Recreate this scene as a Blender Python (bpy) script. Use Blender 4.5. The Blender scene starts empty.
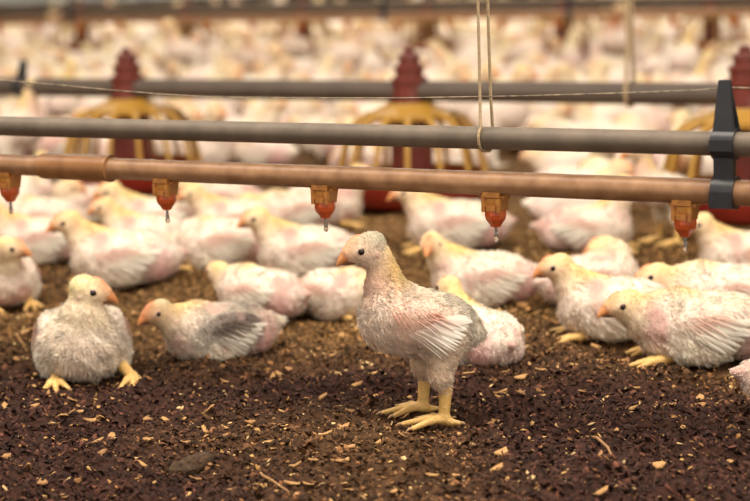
import bpy, math, random
import numpy as np
from mathutils import Matrix, Vector

rng = np.random.default_rng(7)
random.seed(7)
scene = bpy.context.scene
COL = scene.collection

# ------------------------------------------------------------------ camera
FPX, YH, ROLL, CAM_H = 1771.0, -50.0, 2.0, 0.549
_p = math.atan((250.5 - YH) / FPX)
_r = math.radians(ROLL)
CF = np.array([0, math.cos(_p), -math.sin(_p)])
_R0 = np.array([1.0, 0, 0]); _U0 = np.array([0, math.sin(_p), math.cos(_p)])
CU = math.cos(_r) * _U0 + math.sin(_r) * _R0
CR = math.cos(_r) * _R0 - math.sin(_r) * _U0
cam_data = bpy.data.cameras.new('camera')
cam = bpy.data.objects.new('camera', cam_data)
COL.objects.link(cam)
cam.matrix_world = Matrix(((CR[0], CU[0], -CF[0], 0), (CR[1], CU[1], -CF[1], 0), (CR[2], CU[2], -CF[2], CAM_H), (0, 0, 0, 1)))
cam_data.sensor_width = 36.0
cam_data.lens = FPX / 750 * 36.0
cam_data.clip_start = 0.05
cam_data.dof.use_dof = True
cam_data.dof.focus_distance = 2.06
cam_data.dof.aperture_fstop = 4.2
scene.camera = cam

def ground_at(px, py, z=0.0):
    """point of the place seen at a pixel, at height z"""
    d = CF * FPX + CR * (px - 375) - CU * (py - 250.5)
    t = (z - CAM_H) / d[2]
    return np.array([0, 0, CAM_H]) + d * t

def pixel_of(P):
    v = np.asarray(P, float) - np.array([0, 0, CAM_H])
    w = v @ CF
    return 375 + FPX * (v @ CR) / w, 250.5 - FPX * (v @ CU) / w, FPX / w

# ------------------------------------------------------------------ light
world = bpy.data.worlds.new('world'); scene.world = world
world.use_nodes = True
world.node_tree.nodes['Background'].inputs[0].default_value = (1.0, 0.91, 0.80, 1)
world.node_tree.nodes['Background'].inputs[1].default_value = 1.0

def area(name, loc, rot, sx, sy, power, col):
    l = bpy.data.lights.new(name, 'AREA'); l.shape = 'RECTANGLE'; l.size = sx; l.size_y = sy
    l.energy = power; l.color = col
    o = bpy.data.objects.new(name, l); COL.objects.link(o)
    o.location = loc; o.rotation_euler = rot
    return o
# long strip lights under the roof of the house, running with the lines
AX = math.radians(-29)
area('ceiling_strip_light', (0.1, 1.6, 2.75), (0, 0, AX), 8.0, 1.1, 270, (1, 0.91, 0.79))
area('ceiling_strip_light', (0.0, 6.2, 2.75), (0, 0, AX), 7.0, 0.35, 100, (1, 0.92, 0.81))
area('ceiling_strip_light', (0.0, 11.0, 2.75), (0, 0, AX), 8.0, 0.35, 230, (1, 0.92, 0.81))
vs = scene.view_settings
vs.view_transform = 'Standard'; vs.look = 'None'; vs.gamma = 1.0; vs.use_curve_mapping = False
vs.exposure = 0.16

# ------------------------------------------------------------------ helpers
def lin(r, g, b):
    f = lambda c: (c / 255 / 12.92) if c / 255 <= 0.04045 else ((c / 255 + 0.055) / 1.055) ** 2.4
    return (f(r), f(g), f(b))

def mesh_obj(name, V, Fc, mat=None, parent=None, cols=None, smooth=True):
    me = bpy.data.meshes.new(name)
    if isinstance(V, np.ndarray) and not isinstance(Fc, list):
        parts = Fc if isinstance(Fc, tuple) else (Fc,)
        tot = np.concatenate([np.full(len(f), f.shape[1], np.int32) for f in parts]); lp = np.concatenate([f.ravel() for f in parts]).astype(np.int32)
        me.vertices.add(len(V)); me.vertices.foreach_set('co', V.astype(np.float32).ravel())
        me.loops.add(len(lp)); me.loops.foreach_set('vertex_index', lp)
        me.polygons.add(len(tot)); me.polygons.foreach_set('loop_start', np.concatenate([[0], np.cumsum(tot)[:-1]]).astype(np.int32))
        me.update(calc_edges=True); me.validate()
    else:
        me.from_pydata([tuple(map(float, v)) for v in V], [], Fc)
    if cols is not None:
        at = me.color_attributes.new('Col', 'FLOAT_COLOR', 'POINT')
        c4 = np.ones((len(me.vertices), 4), np.float32); c4[:, :3] = cols
        at.data.foreach_set('color', c4.ravel())
    me.polygons.foreach_set('use_smooth', np.full(len(me.polygons), bool(smooth)))
    if mat: me.materials.append(mat)
    me.update()
    o = bpy.data.objects.new(name, me); COL.objects.link(o)
    if parent: o.parent = parent
    return o

def empty(name, loc=(0, 0, 0), rz=0.0):
    o = bpy.data.objects.new(name, None); COL.objects.link(o)
    o.empty_display_size = 0.02
    o.location = loc; o.rotation_euler = (0, 0, rz)
    return o

def tag(o, label=None, cat=None, group=None, kind=None):
    if label: o['label'] = label
    if cat: o['category'] = cat
    if group: o['group'] = group
    if kind: o['kind'] = kind
    return o

def copy_tree(o, parent=None):
    c = o.copy(); COL.objects.link(c); c.parent = parent
    for ch in o.children: copy_tree(ch, c)
    return c

class MB:
    """collects simple shapes into one mesh"""
    def __init__(s): s.V = []; s.F = []
    def add(s, V, F):
        n = len(s.V); s.V += [tuple(map(float, v)) for v in V]; s.F += [tuple(i + n for i in f) for f in F]; return s
    def tube(s, pts, r, seg=10, caps=True):
        pts = [np.array(p, float) for p in pts]; n = len(pts)
        rr = r if hasattr(r, '__len__') else [r] * n
        V = []; up = None
        for i, p in enumerate(pts):
            t = pts[min(i + 1, n - 1)] - pts[max(i - 1, 0)]; t = t / (np.linalg.norm(t) + 1e-12)
            if up is None:
                up = np.array([0, 0, 1.0]) if abs(t[2]) < 0.9 else np.array([1.0, 0, 0])
            a = np.cross(t, up); a /= np.linalg.norm(a); b = np.cross(a, t); up = b
            for k in range(seg):
                th = 2 * math.pi * k / seg
                V.append(p + rr[i] * (math.cos(th) * a + math.sin(th) * b))
        F = [(i * seg + k, i * seg + (k + 1) % seg, (i + 1) * seg + (k + 1) % seg, (i + 1) * seg + k) for i in range(n - 1) for k in range(seg)]
        if caps: F += [tuple(range(seg - 1, -1, -1)), tuple((n - 1) * seg + k for k in range(seg))]
        return s.add(V, F)
    def lathe(s, prof, seg=24, c=(0, 0, 0)):
        V = []; n = len(prof)
        for r, z in prof:
            for k in range(seg):
                th = 2 * math.pi * k / seg
                V.append((c[0] + r * math.cos(th), c[1] + r * math.sin(th), c[2] + z))
        F = [(i * seg + k, i * seg + (k + 1) % seg, (i + 1) * seg + (k + 1) % seg, (i + 1) * seg + k) for i in range(n - 1) for k in range(seg)]
        F += [tuple(range(seg - 1, -1, -1)), tuple((n - 1) * seg + k for k in range(seg))]
        return s.add(V, F)
    def hexa(s, P):   # 8 corners: bottom 4, top 4
        return s.add(P, [(3, 2, 1, 0), (4, 5, 6, 7), (0, 1, 5, 4), (1, 2, 6, 5), (2, 3, 7, 6), (3, 0, 4, 7)])
    def box(s, c, d):
        x, y, z = c; a, b, e = d[0] / 2, d[1] / 2, d[2] / 2
        return s.hexa([(x - a, y - b, z - e), (x + a, y - b, z - e), (x + a, y + b, z - e), (x - a, y + b, z - e),
                       (x - a, y - b, z + e), (x + a, y - b, z + e), (x + a, y + b, z + e), (x - a, y + b, z + e)])
    def build(s, name, mat, parent=None, smooth=True, loc=None):
        o = mesh_obj(name, s.V, s.F, mat, parent, smooth=smooth)
        if smooth: autosmooth(o)
        if loc is not None: o.location = loc
        return o

def autosmooth(o, ang=0.7):
    me = o.data
    me.calc_loop_triangles() if False else None
    import bmesh
    bm = bmesh.new(); bm.from_mesh(me)
    for e in bm.edges:
        if len(e.link_faces) == 2 and e.calc_face_angle(0) > ang: e.smooth = False
    bm.to_mesh(me); bm.free()

# ------------------------------------------------------------------ materials
def material(name):
    m = bpy.data.materials.new(name); m.use_nodes = True
    nt = m.node_tree
    return m, nt, nt.nodes, nt.links, nt.nodes['Principled BSDF']

def plain(name, col, rough=0.5, noise=0.0, scale=60, col2=None, metal=0.0, bump=0.0, stretch=None, bscale=None):
    m, nt, N, L, P = material(name)
    P.inputs['Roughness'].default_value = rough; P.inputs['Metallic'].default_value = metal
    P.inputs['Base Color'].default_value = (*col, 1)
    if noise or bump:
        tc = N.new('ShaderNodeTexCoord'); vec = tc.outputs['Object']
        if stretch:
            mp = N.new('ShaderNodeMapping'); L.new(vec, mp.inputs[0]); mp.inputs['Scale'].default_value = stretch; vec = mp.outputs[0]
        nz = N.new('ShaderNodeTexNoise'); nz.inputs['Scale'].default_value = scale; nz.inputs['Detail'].default_value = 5
        L.new(vec, nz.inputs['Vector'])
        if noise:
            rp = N.new('ShaderNodeValToRGB'); rp.color_ramp.elements[0].position = 0.5 - noise; rp.color_ramp.elements[1].position = 0.5 + noise
            rp.color_ramp.elements[0].color = (*col, 1); rp.color_ramp.elements[1].color = (*(col2 or col), 1)
            L.new(nz.outputs[0], rp.inputs[0]); L.new(rp.outputs[0], P.inputs['Base Color'])
        if bump:
            bp = N.new('ShaderNodeBump'); bp.inputs['Strength'].default_value = bump; bp.inputs['Distance'].default_value = 0.002
            L.new(nz.outputs[0], bp.inputs['Height']); L.new(bp.outputs[0], P.inputs['Normal'])
    return m

def bird_mat(name, patch=0.5, bump=0.35):
    """skin and down: colour by region, pink bare patches that differ from bird to bird"""
    m, nt, N, L, P = material(name)
    at = N.new('ShaderNodeAttribute'); at.attribute_name = 'Col'
    tc = N.new('ShaderNodeTexCoord'); oi = N.new('ShaderNodeObjectInfo')
    add = N.new('ShaderNodeVectorMath'); add.operation = 'ADD'
    sc = N.new('ShaderNodeVectorMath'); sc.operation = 'SCALE'; sc.inputs[0].default_value = (7, 3, 5)
    L.new(oi.outputs['Random'], sc.inputs['Scale']); L.new(sc.outputs[0], add.inputs[1]); L.new(tc.outputs['Object'], add.inputs[0])
    nz = N.new('ShaderNodeTexNoise'); nz.inputs['Scale'].default_value = 22; nz.inputs['Detail'].default_value = 4
    L.new(add.outputs[0], nz.inputs['Vector'])
    rp = N.new('ShaderNodeValToRGB'); rp.color_ramp.elements[0].position = 0.50; rp.color_ramp.elements[1].position = 0.66
    rp.color_ramp.elements[0].color = (0, 0, 0, 1); rp.color_ramp.elements[1].color = (patch, patch, patch, 1)
    L.new(nz.outputs[0], rp.inputs[0])
    mx = N.new('ShaderNodeMixRGB'); mx.blend_type = 'MULTIPLY'; mx.inputs['Color2'].default_value = (*lin(214, 172, 160), 1)
    L.new(rp.outputs[0], mx.inputs['Fac']); L.new(at.outputs['Color'], mx.inputs['Color1'])
    n2 = N.new('ShaderNodeTexNoise'); n2.inputs['Scale'].default_value = 260; n2.inputs['Detail'].default_value = 3
    L.new(add.outputs[0], n2.inputs['Vector'])
    m2 = N.new('ShaderNodeMixRGB'); m2.blend_type = 'MULTIPLY'; m2.inputs['Color2'].default_value = (0.72, 0.66, 0.58, 1)
    r2 = N.new('ShaderNodeValToRGB'); r2.color_ramp.elements[0].position = 0.45; r2.color_ramp.elements[1].position = 0.75
    r2.color_ramp.elements[1].color = (0.5, 0.5, 0.5, 1)
    L.new(n2.outputs[0], r2.inputs[0]); L.new(r2.outputs[0], m2.inputs['Fac']); L.new(mx.outputs[0], m2.inputs['Color1'])
    L.new(m2.outputs[0], P.inputs['Base Color'])
    P.inputs['Roughness'].default_value = 0.85
    P.inputs['Specular IOR Level'].default_value = 0.2
    bp = N.new('ShaderNodeBump'); bp.inputs['Strength'].default_value = bump; bp.inputs['Distance'].default_value = 0.004
    L.new(n2.outputs[0], bp.inputs['Height']); L.new(bp.outputs[0], P.inputs['Normal'])
    return m

def strand_mat(name, transl=0.3):
    m, nt, N, L, P = material(name)
    at = N.new('ShaderNodeAttribute'); at.attribute_name = 'Col'
    N.remove(P)
    df = N.new('ShaderNodeBsdfDiffuse'); tr = N.new('ShaderNodeBsdfTranslucent'); mx = N.new('ShaderNodeMixShader'); mx.inputs[0].default_value = transl
    L.new(at.outputs['Color'], df.inputs[0]); L.new(at.outputs['Color'], tr.inputs[0])
    L.new(df.outputs[0], mx.inputs[1]); L.new(tr.outputs[0], mx.inputs[2]); L.new(mx.outputs[0], N['Material Output'].inputs[0])
    return m

def vcol_mat(name, rough=0.9):
    m, nt, N, L, P = material(name)
    at = N.new('ShaderNodeAttribute'); at.attribute_name = 'Col'
    L.new(at.outputs['Color'], P.inputs['Base Color']); P.inputs['Roughness'].default_value = rough
    P.inputs['Specular IOR Level'].default_value = 0.25
    return m

M = {}
M['bird'] = bird_mat('chick_skin_and_down', 0.2)
M['down'] = strand_mat('down_strands')
M['feather'] = strand_mat('wing_feathers', 0.2)
M['leg'] = plain('yellow_leg_skin', lin(205, 158, 84), 0.5, 0.2, 300, lin(228, 190, 120), bump=0.6)
M['claw'] = plain('horn_claw', lin(190, 150, 105), 0.4, 0.2, 90, lin(160, 120, 85))
M['beak'] = plain('horn_beak', lin(222, 154, 96), 0.45, 0.2, 120, lin(206, 130, 78), bump=0.2)
M['beak_dark'] = plain('horn_lower_beak', lin(146, 106, 80), 0.5, 0.2, 120, lin(110, 76, 58))
M['comb'] = plain('comb_skin', lin(226, 150, 104), 0.6, 0.2, 200, lin(214, 124, 88), bump=0.3)
M['eye'] = plain('dark_eye', lin(26, 18, 16), 0.08, 0.15, 200, lin(40, 26, 20))
M['eyelid'] = plain('eyelid_skin', lin(205, 165, 145), 0.7, 0.2, 400, lin(180, 140, 125))
M['pipe_brown'] = plain('dusty_brown_pvc', lin(134, 94, 62), 0.42, 0.22, 45, lin(172, 130, 92), bump=0.25)
M['coupler'] = plain('brown_pvc_coupler', lin(132, 88, 52), 0.4, 0.22, 40, lin(162, 114, 70), bump=0.25)
M['pipe_grey'] = plain('dusty_grey_steel', lin(86, 75, 63), 0.6, 0.25, 30, lin(116, 101, 85), metal=0.0, bump=0.3)
M['pipe_dark'] = plain('dusty_auger_tube', lin(72, 60, 51), 0.6, 0.25, 12, lin(92, 78, 66), bump=0.2)
M['nip'] = plain('amber_nipple_housing', lin(196, 136, 62), 0.35, 0.2, 120, lin(150, 90, 44), bump=0.3)
M['cap'] = plain('orange_nipple_cap', lin(206, 100, 44), 0.3, 0.2, 120, lin(180, 70, 34))
M['steel'] = plain('steel_pin', lin(200, 196, 188), 0.25, 0.1, 80, lin(170, 165, 160), metal=0.9)
m, nt, N, L, P = material('water')
P.inputs['Roughness'].default_value = 0.0; P.inputs['Transmission Weight'].default_value = 1.0; P.inputs['IOR'].default_value = 1.33
M['water'] = m
M['black'] = plain('black_plastic', lin(30, 30, 34), 0.38, 0.25, 40, lin(48, 47, 50), bump=0.2)
M['cord'] = plain('old_cord', lin(150, 126, 96), 0.9, 0.25, 400, lin(190, 166, 130), bump=0.6)
M['wire'] = plain('anti_roost_wire', lin(90, 78, 66), 0.7, 0.15, 90, lin(170, 152, 124))
M['red'] = plain('red_feeder_plastic', lin(150, 44, 34), 0.4, 0.25, 20, lin(172, 60, 44), bump=0.1)
M['maroon'] = plain('maroon_feeder_plastic', lin(92, 36, 28), 0.45, 0.25, 20, lin(112, 46, 34), bump=0.1)
M['yellow'] = plain('yellow_feeder_plastic', lin(160, 116, 38), 0.45, 0.25, 20, lin(180, 138, 60), bump=0.1)
M['crumb'] = vcol_mat('litter_crumbs')
M['chip'] = plain('wood_chip', lin(164, 120, 70), 0.8, 0.3, 150, lin(196, 152, 98), bump=0.4)
M['chip2'] = plain('brown_wood_chip', lin(140, 98, 58), 0.8, 0.3, 150, lin(172, 128, 80), bump=0.4)
M['clod'] = plain('litter_clod_crust', lin(44, 30, 18), 0.9, 0.2, 160, lin(80, 56, 30), bump=0.8)
M['straw'] = plain('straw', lin(170, 128, 80), 0.7, 0.3, 120, lin(140, 100, 62))

# ------------------------------------------------------------------ noise and litter floor
def hash2(ix, iy, s):
    h = (ix.astype(np.int64) * 374761393 + iy.astype(np.int64) * 668265263 + s * 974634541) & 0x7fffffff
    h = ((h ^ (h >> 13)) * 1274126177) & 0x7fffffff
    return ((h ^ (h >> 16)) & 0xffff) / 65535.0

def vnoise(x, y, s=0):
    ix = np.floor(x); iy = np.floor(y); fx = x - ix; fy = y - iy
    u = fx * fx * (3 - 2 * fx); v = fy * fy * (3 - 2 * fy)
    a = hash2(ix, iy, s); b = hash2(ix + 1, iy, s); c = hash2(ix, iy + 1, s); d = hash2(ix + 1, iy + 1, s)
    return (a * (1 - u) + b * u) * (1 - v) + (c * (1 - u) + d * u) * v - 0.5

def litter_z(x, y):
    x = np.asarray(x, float); y = np.asarray(y, float)
    c, s = math.cos(0.6), math.sin(0.6)
    u, w = x * c - y * s, x * s + y * c
    z = 0.022 * vnoise(u * 7, w * 7, 1) + 0.016 * vnoise(u * 19, w * 19, 2)
    z += 0.011 * vnoise(u * 46, w * 46, 3) * (0.6 + 1.2 * np.abs(vnoise(u * 6, w * 6, 8))) + 0.006 * vnoise(u * 105, w * 105, 4)
    return z - 0.004

def axis(lo, hi, d0, d1lo, d1hi, steps):
    core = np.arange(lo, hi, d0); a = [lo]; b = [core[-1]]; g = d0
    while a[-1] > d1lo: g *= steps; a.append(a[-1] - g)
    g = d0
    while b[-1] < d1hi: g *= steps; b.append(b[-1] + g)
    return np.concatenate([np.array(a[:0:-1]), core, np.array(b[1:])])

gx = axis(-0.85, 0.85, 0.0048, -12.4, 12.4, 1.045)
gy = axis(1.55, 3.05, 0.0048, 0.1, 25.3, 1.018)
GX, GY = np.meshgrid(gx, gy, indexing='xy')
GZ = litter_z(GX, GY)
V = np.stack([GX.ravel(), GY.ravel(), GZ.ravel()], 1)
nx = len(gx); ny = len(gy)
ii = (np.arange(ny - 1)[:, None] * nx + np.arange(nx - 1)[None, :]).ravel()
Fg = np.stack([ii, ii + 1, ii + 1 + nx, ii + nx], 1)

def dryness(x, y):
    """caked dark litter near the drinkers' front, looser and paler where the birds scratch"""
    d = np.clip((np.asarray(y) - 2.12) / 0.55, 0, 1) + 0.9 * vnoise(np.asarray(x) * 4, np.asarray(y) * 4, 21) + 0.25 * np.clip(np.asarray(x) / 0.5, -1, 1)
    return np.clip(d, 0, 1)

dry = dryness(V[:, 0], V[:, 1])[:, None]
wet_c = np.array(lin(56, 34, 26)); dry_c = np.array(lin(104, 78, 46))
gcol = wet_c * (1 - dry) + dry_c * dry
gm, nt, N, L, P = material('poultry_litter')
at = N.new('ShaderNodeAttribute'); at.attribute_name = 'Col'
tc = N.new('ShaderNodeTexCoord')
nz = N.new('ShaderNodeTexNoise'); nz.inputs['Scale'].default_value = 90; nz.inputs['Detail'].default_value = 6; nz.inputs['Roughness'].default_value = 0.7
L.new(tc.outputs['Object'], nz.inputs['Vector'])
rp = N.new('ShaderNodeValToRGB')
rp.color_ramp.elements[0].position = 0.3; rp.color_ramp.elements[0].color = (0.35, 0.33, 0.33, 1)
rp.color_ramp.elements[1].position = 0.72; rp.color_ramp.elements[1].color = (1.7, 1.6, 1.5, 1)
L.new(nz.outputs[0], rp.inputs[0])
mx = N.new('ShaderNodeMixRGB'); mx.blend_type = 'MULTIPLY'; mx.inputs['Fac'].default_value = 1
L.new(at.outputs['Color'], mx.inputs['Color1']); L.new(rp.outputs[0], mx.inputs['Color2']); L.new(mx.outputs[0], P.inputs['Base Color'])
P.inputs['Roughness'].default_value = 0.9; P.inputs['Specular IOR Level'].default_value = 0.2
bp = N.new('ShaderNodeBump'); bp.inputs['Strength'].default_value = 0.8; bp.inputs['Distance'].default_value = 0.006
L.new(nz.outputs[0], bp.inputs['Height']); L.new(bp.outputs[0], P.inputs['Normal'])
floor = mesh_obj('floor', V, Fg, gm, cols=gcol)
tag(floor, 'dark brown trodden litter covering the floor of the poultry house', 'floor', kind='structure')

# shell of the house, out of the frame: roof and far walls; open behind the camera where the house goes on
wallm = plain('white_sandwich_panel', lin(214, 208, 196), 0.6, 0.3, 3, lin(196, 188, 174), bump=0.1)
def slab(name, c, d, lb):
    tag(MB().box(c, d).build(name, wallm, smooth=False), lb, 'ceiling' if name == 'ceiling' else 'wall', kind='structure')
slab('ceiling', (0, 13, 3.25), (26, 26, 0.1), 'pale panel ceiling of the poultry house')
slab('wall_back', (0, 25.9, 1.6), (26, 0.1, 3.2), 'pale panel wall at the far end')
slab('wall_left', (-12.9, 13, 1.6), (0.1, 26, 3.2), 'pale panel wall on the left')
slab('wall_right', (12.9, 13, 1.6), (0.1, 26, 3.2), 'pale panel wall on the right')

# ------------------------------------------------------------------ implicit-surface modeller for the birds
def E(c, r, col, fl=8, k=0.012, rot=None):
    return dict(t='e', c=np.array(c, float), r=np.array(r, float), col=np.array(col), fl=fl, k=k, rot=rot)
def C(a, b, ra, rb, col, fl=8, k=0.012):
    return dict(t='c', a=np.array(a, float), b=np.array(b, float), ra=ra, rb=rb, col=np.array(col), fl=fl, k=k)

def prim_d(p, P):
    if p['t'] == 'e':
        q = P - p['c']
        if p['rot'] is not None: q = q @ p['rot']
        k0 = np.sqrt(((q / p['r']) ** 2).sum(-1)); k1 = np.sqrt(((q / p['r'] ** 2) ** 2).sum(-1)) + 1e-9
        return np.where(k0 < 1e-6, -p['r'].min(), k0 * (k0 - 1) / k1)
    ab = p['b'] - p['a']; t = np.clip(((P - p['a']) @ ab) / (ab @ ab), 0, 1)
    return np.linalg.norm(P - p['a'] - t[..., None] * ab, axis=-1) - (p['ra'] + (p['rb'] - p['ra']) * t)

def sdf(prims, P):
    d = None
    for p in prims:
        e = prim_d(p, P)
        if d is None: d = e; continue
        k = p['k']; h = np.clip(0.5 + 0.5 * (d - e) / k, 0, 1)
        d = d * h * 0 + (d * (1 - h) + e * h) - k * h * (1 - h)
    return d

def prim_mix(prims, P, tau=0.0042):
    D = np.stack([prim_d(p, P) for p in prims], 1); D -= D.min(1, keepdims=True)
    W = np.exp(-D / tau); W /= W.sum(1, keepdims=True)
    return W @ np.stack([p['col'] for p in prims]), W @ np.array([p['fl'] for p in prims], float)

def surface(prims, h):
    lo = np.array([1e9] * 3); hi = -lo
    for p in prims:
        if p['t'] == 'e':
            r = max(p['r']) if p['rot'] is not None else p['r']; lo = np.minimum(lo, p['c'] - r); hi = np.maximum(hi, p['c'] + r)
        else:
            for q, r in ((p['a'], p['ra']), (p['b'], p['rb'])): lo = np.minimum(lo, q - r); hi = np.maximum(hi, q + r)
    lo -= 0.006 + 2 * h; hi += 0.006 + 2 * h
    n = np.ceil((hi - lo) / h).astype(int) + 1
    ax = [lo[i] + h * np.arange(n[i]) for i in range(3)]
    G = np.stack(np.meshgrid(*ax, indexing='ij'), -1)
    Fv = sdf(prims, G.reshape(-1, 3)).reshape(n)
    ins = Fv < 0
    cn = n - 1
    acc = np.zeros((*cn, 3)); cnt = np.zeros(cn)
    sl = lambda o, d: slice(o, o + d)
    corner = lambda A, o: A[sl(o[0], cn[0]), sl(o[1], cn[1]), sl(o[2], cn[2])]
    for axn in range(3):
        o1, o2 = [i for i in range(3) if i != axn]
        for a in (0, 1):
            for b in (0, 1):
                oA = [0, 0, 0]; oA[o1] = a; oA[o2] = b; oB = list(oA); oB[axn] = 1
                fa, fb = corner(Fv, oA), corner(Fv, oB)
                m = (fa < 0) != (fb < 0)
                t = np.where(m, fa / np.where(m, fa - fb, 1), 0)
                pos = np.zeros((*cn, 3)); pos[..., 0] = oA[0]; pos[..., 1] = oA[1]; pos[..., 2] = oA[2]; pos[..., axn] += t
                acc += pos * m[..., None]; cnt += m
    act = cnt > 0
    idx = -np.ones(cn, int); idx[act] = np.arange(act.sum())
    base = np.stack(np.nonzero(act), 1)
    V = lo + h * (base + acc[act] / cnt[act][:, None])
    faces = []
    for axn in range(3):
        o1, o2 = (axn + 1) % 3, (axn + 2) % 3
        A = [slice(None)] * 3; B = [slice(None)] * 3
        A[axn] = slice(0, n[axn] - 1); B[axn] = slice(1, n[axn])
        ch = ins[tuple(A)] != ins[tuple(B)]
        P = np.stack(np.nonzero(ch), 1)
        ok = (P[:, o1] > 0) & (P[:, o2] > 0) & (P[:, o1] < cn[o1]) & (P[:, o2] < cn[o2])
        P = P[ok]; flip = ins[P[:, 0], P[:, 1], P[:, 2]]
        q = []
        for da, db in ((1, 1), (0, 1), (0, 0), (1, 0)):
            Q = P.copy(); Q[:, o1] -= da; Q[:, o2] -= db; q.append(idx[Q[:, 0], Q[:, 1], Q[:, 2]])
        q = np.stack(q, 1); q[~flip] = q[~flip][:, ::-1]
        faces.append(q)
    return V, np.concatenate(faces)

def unit(v): return v / (np.linalg.norm(v, axis=-1, keepdims=True) + 1e-12)

def strands(V, F, prims, n, seed, lift=0.45, wid=0.00075, lscale=1.0, bseed=0, barek=1.0):
    """short loose down growing out of the skin"""
    g = np.random.default_rng(seed)
    a, b, c, d = (V[F[:, i]] for i in range(4))
    nn = np.cross(c - a, d - b); ar = np.linalg.norm(nn, axis=1)
    pick = g.choice(len(F), n, p=ar / ar.sum())
    u, v = g.random(n)[:, None], g.random(n)[:, None]
    p = (a[pick] * (1 - u) + b[pick] * u) * (1 - v) + (d[pick] * (1 - u) + c[pick] * u) * v
    nr = unit(nn[pick])
    col, fl = prim_mix(prims, p)
    bm_ = barek * bare(p, bseed) * np.clip((fl - 3) / 4, 0, 1); fl = fl * (1 - 0.8 * bm_); col = col * (1 - 0.5 * bm_[:, None]) + np.array(PINK) * 0.5 * bm_[:, None]
    keep = (fl > 0.6) & (p[:, 2] > 0.004); p, nr, col, fl = p[keep], nr[keep], col[keep], fl[keep]; n = len(p)
    cl = np.stack([vnoise(p[:, 0] * 120 + 9 * i, p[:, 2] * 120 + p[:, 1] * 80 + 5 * i, 40 + i) for i in range(3)], 1)
    flow = np.array([-1.0, 0, -0.55]) + 1.7 * cl + 0.28 * g.normal(size=(n, 3))
    flow = unit(flow - (flow * nr).sum(1, keepdims=True) * nr)
    dr = unit(flow + nr * (lift + 0.9 * cl[:, :1] + 0.2 * g.normal(size=(n, 1))))
    Ln = (fl / 1000 * lscale * (0.5 + g.random(n)))[:, None]
    sd = unit(np.cross(dr, nr + 0.6 * g.normal(size=(n, 3)))) * (wid * (0.6 + 0.8 * g.random((n, 1))))
    p0 = p - nr * 0.001
    mid = p + dr * Ln * 0.5; tip = p + unit(dr + 0.35 * flow) * Ln + np.array([0, 0, -0.1]) * Ln
    VV = np.stack([p0 - sd, p0 + sd, mid + sd * 0.8, mid - sd * 0.8, tip], 1).reshape(-1, 3)
    k = np.arange(n) * 5
    quads = np.stack([k, k + 1, k + 2, k + 3], 1); tris = np.stack([k + 3, k + 2, k + 4], 1)
    pale = col * 0.35 + np.array(lin(248, 240, 224)) * 0.65
    yel = np.clip((col[:, 0] - col[:, 2]) / 0.42, 0, 1)[:, None]
    pale = pale * (1 - 0.75 * yel) + col * 0.75 * yel
    dark = np.clip((0.42 - col[:, :1]) / 0.25, 0, 1); pale = pale * (1 - dark) + col * 1.25 * dark
    pale = pale * (0.88 + 0.5 * cl[:, 1:2] + 0.2 * (g.random((n, 1)) - 0.5))
    cc = np.repeat(np.clip(pale, 0, 0.95), 5, axis=0)
    return VV, (quads, tris), cc

def bare(P, seed):
    """patches where the chick has feathered out poorly and the pink skin shows"""
    o = seed * 3.7
    n = vnoise(P[:, 0] * 34 + o, P[:, 2] * 34 + 2 * o, 31) + vnoise(P[:, 1] * 38 - o, P[:, 0] * 30 + o, 32) + 0.5 * vnoise(P[:, 0] * 90, P[:, 2] * 90 + P[:, 1] * 60, 33)
    return np.clip((n - 0.08) / 0.45, 0, 1)

WHITE = lin(240, 230, 212); CREAM = lin(236, 216, 168); YEL = lin(230, 202, 122); PINK = lin(216, 172, 156)
ROSE = lin(192, 140, 134); FACE = lin(232, 192, 160); GREY = lin(82, 72, 66); MAUVE = lin(196, 168, 166)
OCHRE = lin(220, 140, 84)

def feather_blades(prims, side, specs):
    """specs: root x, root z, angle (0 = backwards, minus = down), length, width, lift, root colour, tip colour"""
    V = []; F = []; Cc = []
    ys = np.linspace(0.0, 0.095, 64)
    for (x, z, ang, ln, w, off, c0, c1) in specs:
        n = 7; t = np.linspace(0, 1, n); a = math.radians(ang)
        dx, dz = -math.cos(a), math.sin(a)
        droop = -0.10 * ln * t ** 2
        X = x + dx * ln * t; Z = z + dz * ln * t + droop
        hw = w * np.minimum(1, (t + 0.12) / 0.35) * np.sqrt(np.clip(1.02 - t ** 5, 0.02, 1)); hw[-1] = w * 0.25
        rows = []
        for s_ in (-1, 0, 1):
            PX = X + s_ * hw * (-dz); PZ = Z + s_ * hw * dx * -1
            pts = np.stack([np.repeat(PX, len(ys)), np.tile(ys, n) * side, np.repeat(PZ, len(ys))], 1)
            dd = sdf(prims, pts).reshape(n, -1) - off
            Y = np.empty(n); last = 0.03
            for i in range(n):
                ins = np.nonzero(dd[i] < 0)[0]
                if len(ins) and ins[-1] < len(ys) - 1:
                    j = ins[-1]; y = ys[j] + (ys[j + 1] - ys[j]) * dd[i, j] / (dd[i, j] - dd[i, j + 1] + 1e-9); 
                    y = max(y, last - 0.006) if i else y
                else: y = min(float(ys[int(np.argmin(dd[i]))]), last) if i else float(ys[int(np.argmin(dd[i]))])
                Y[i] = y; last = y
            rows.append(np.stack([PX, (Y + (0.0009 if s_ == 0 else 0)) * side, PZ], 1))
        b = len(V)
        for i in range(n):
            for s_ in range(3):
                V.append(rows[s_][i]); tt = t[i]
                sh = 0.93 if s_ == 1 else 1.0
                Cc.append((np.array(c0) * (1 - tt) + np.array(c1) * tt) * sh)
        for i in range(n - 1):
            for s_ in range(2): F.append((b + i * 3 + s_, b + i * 3 + s_ + 1, b + i * 3 + s_ + 4, b + i * 3 + s_ + 3))
    return np.array(V), F, np.array(Cc)

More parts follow.
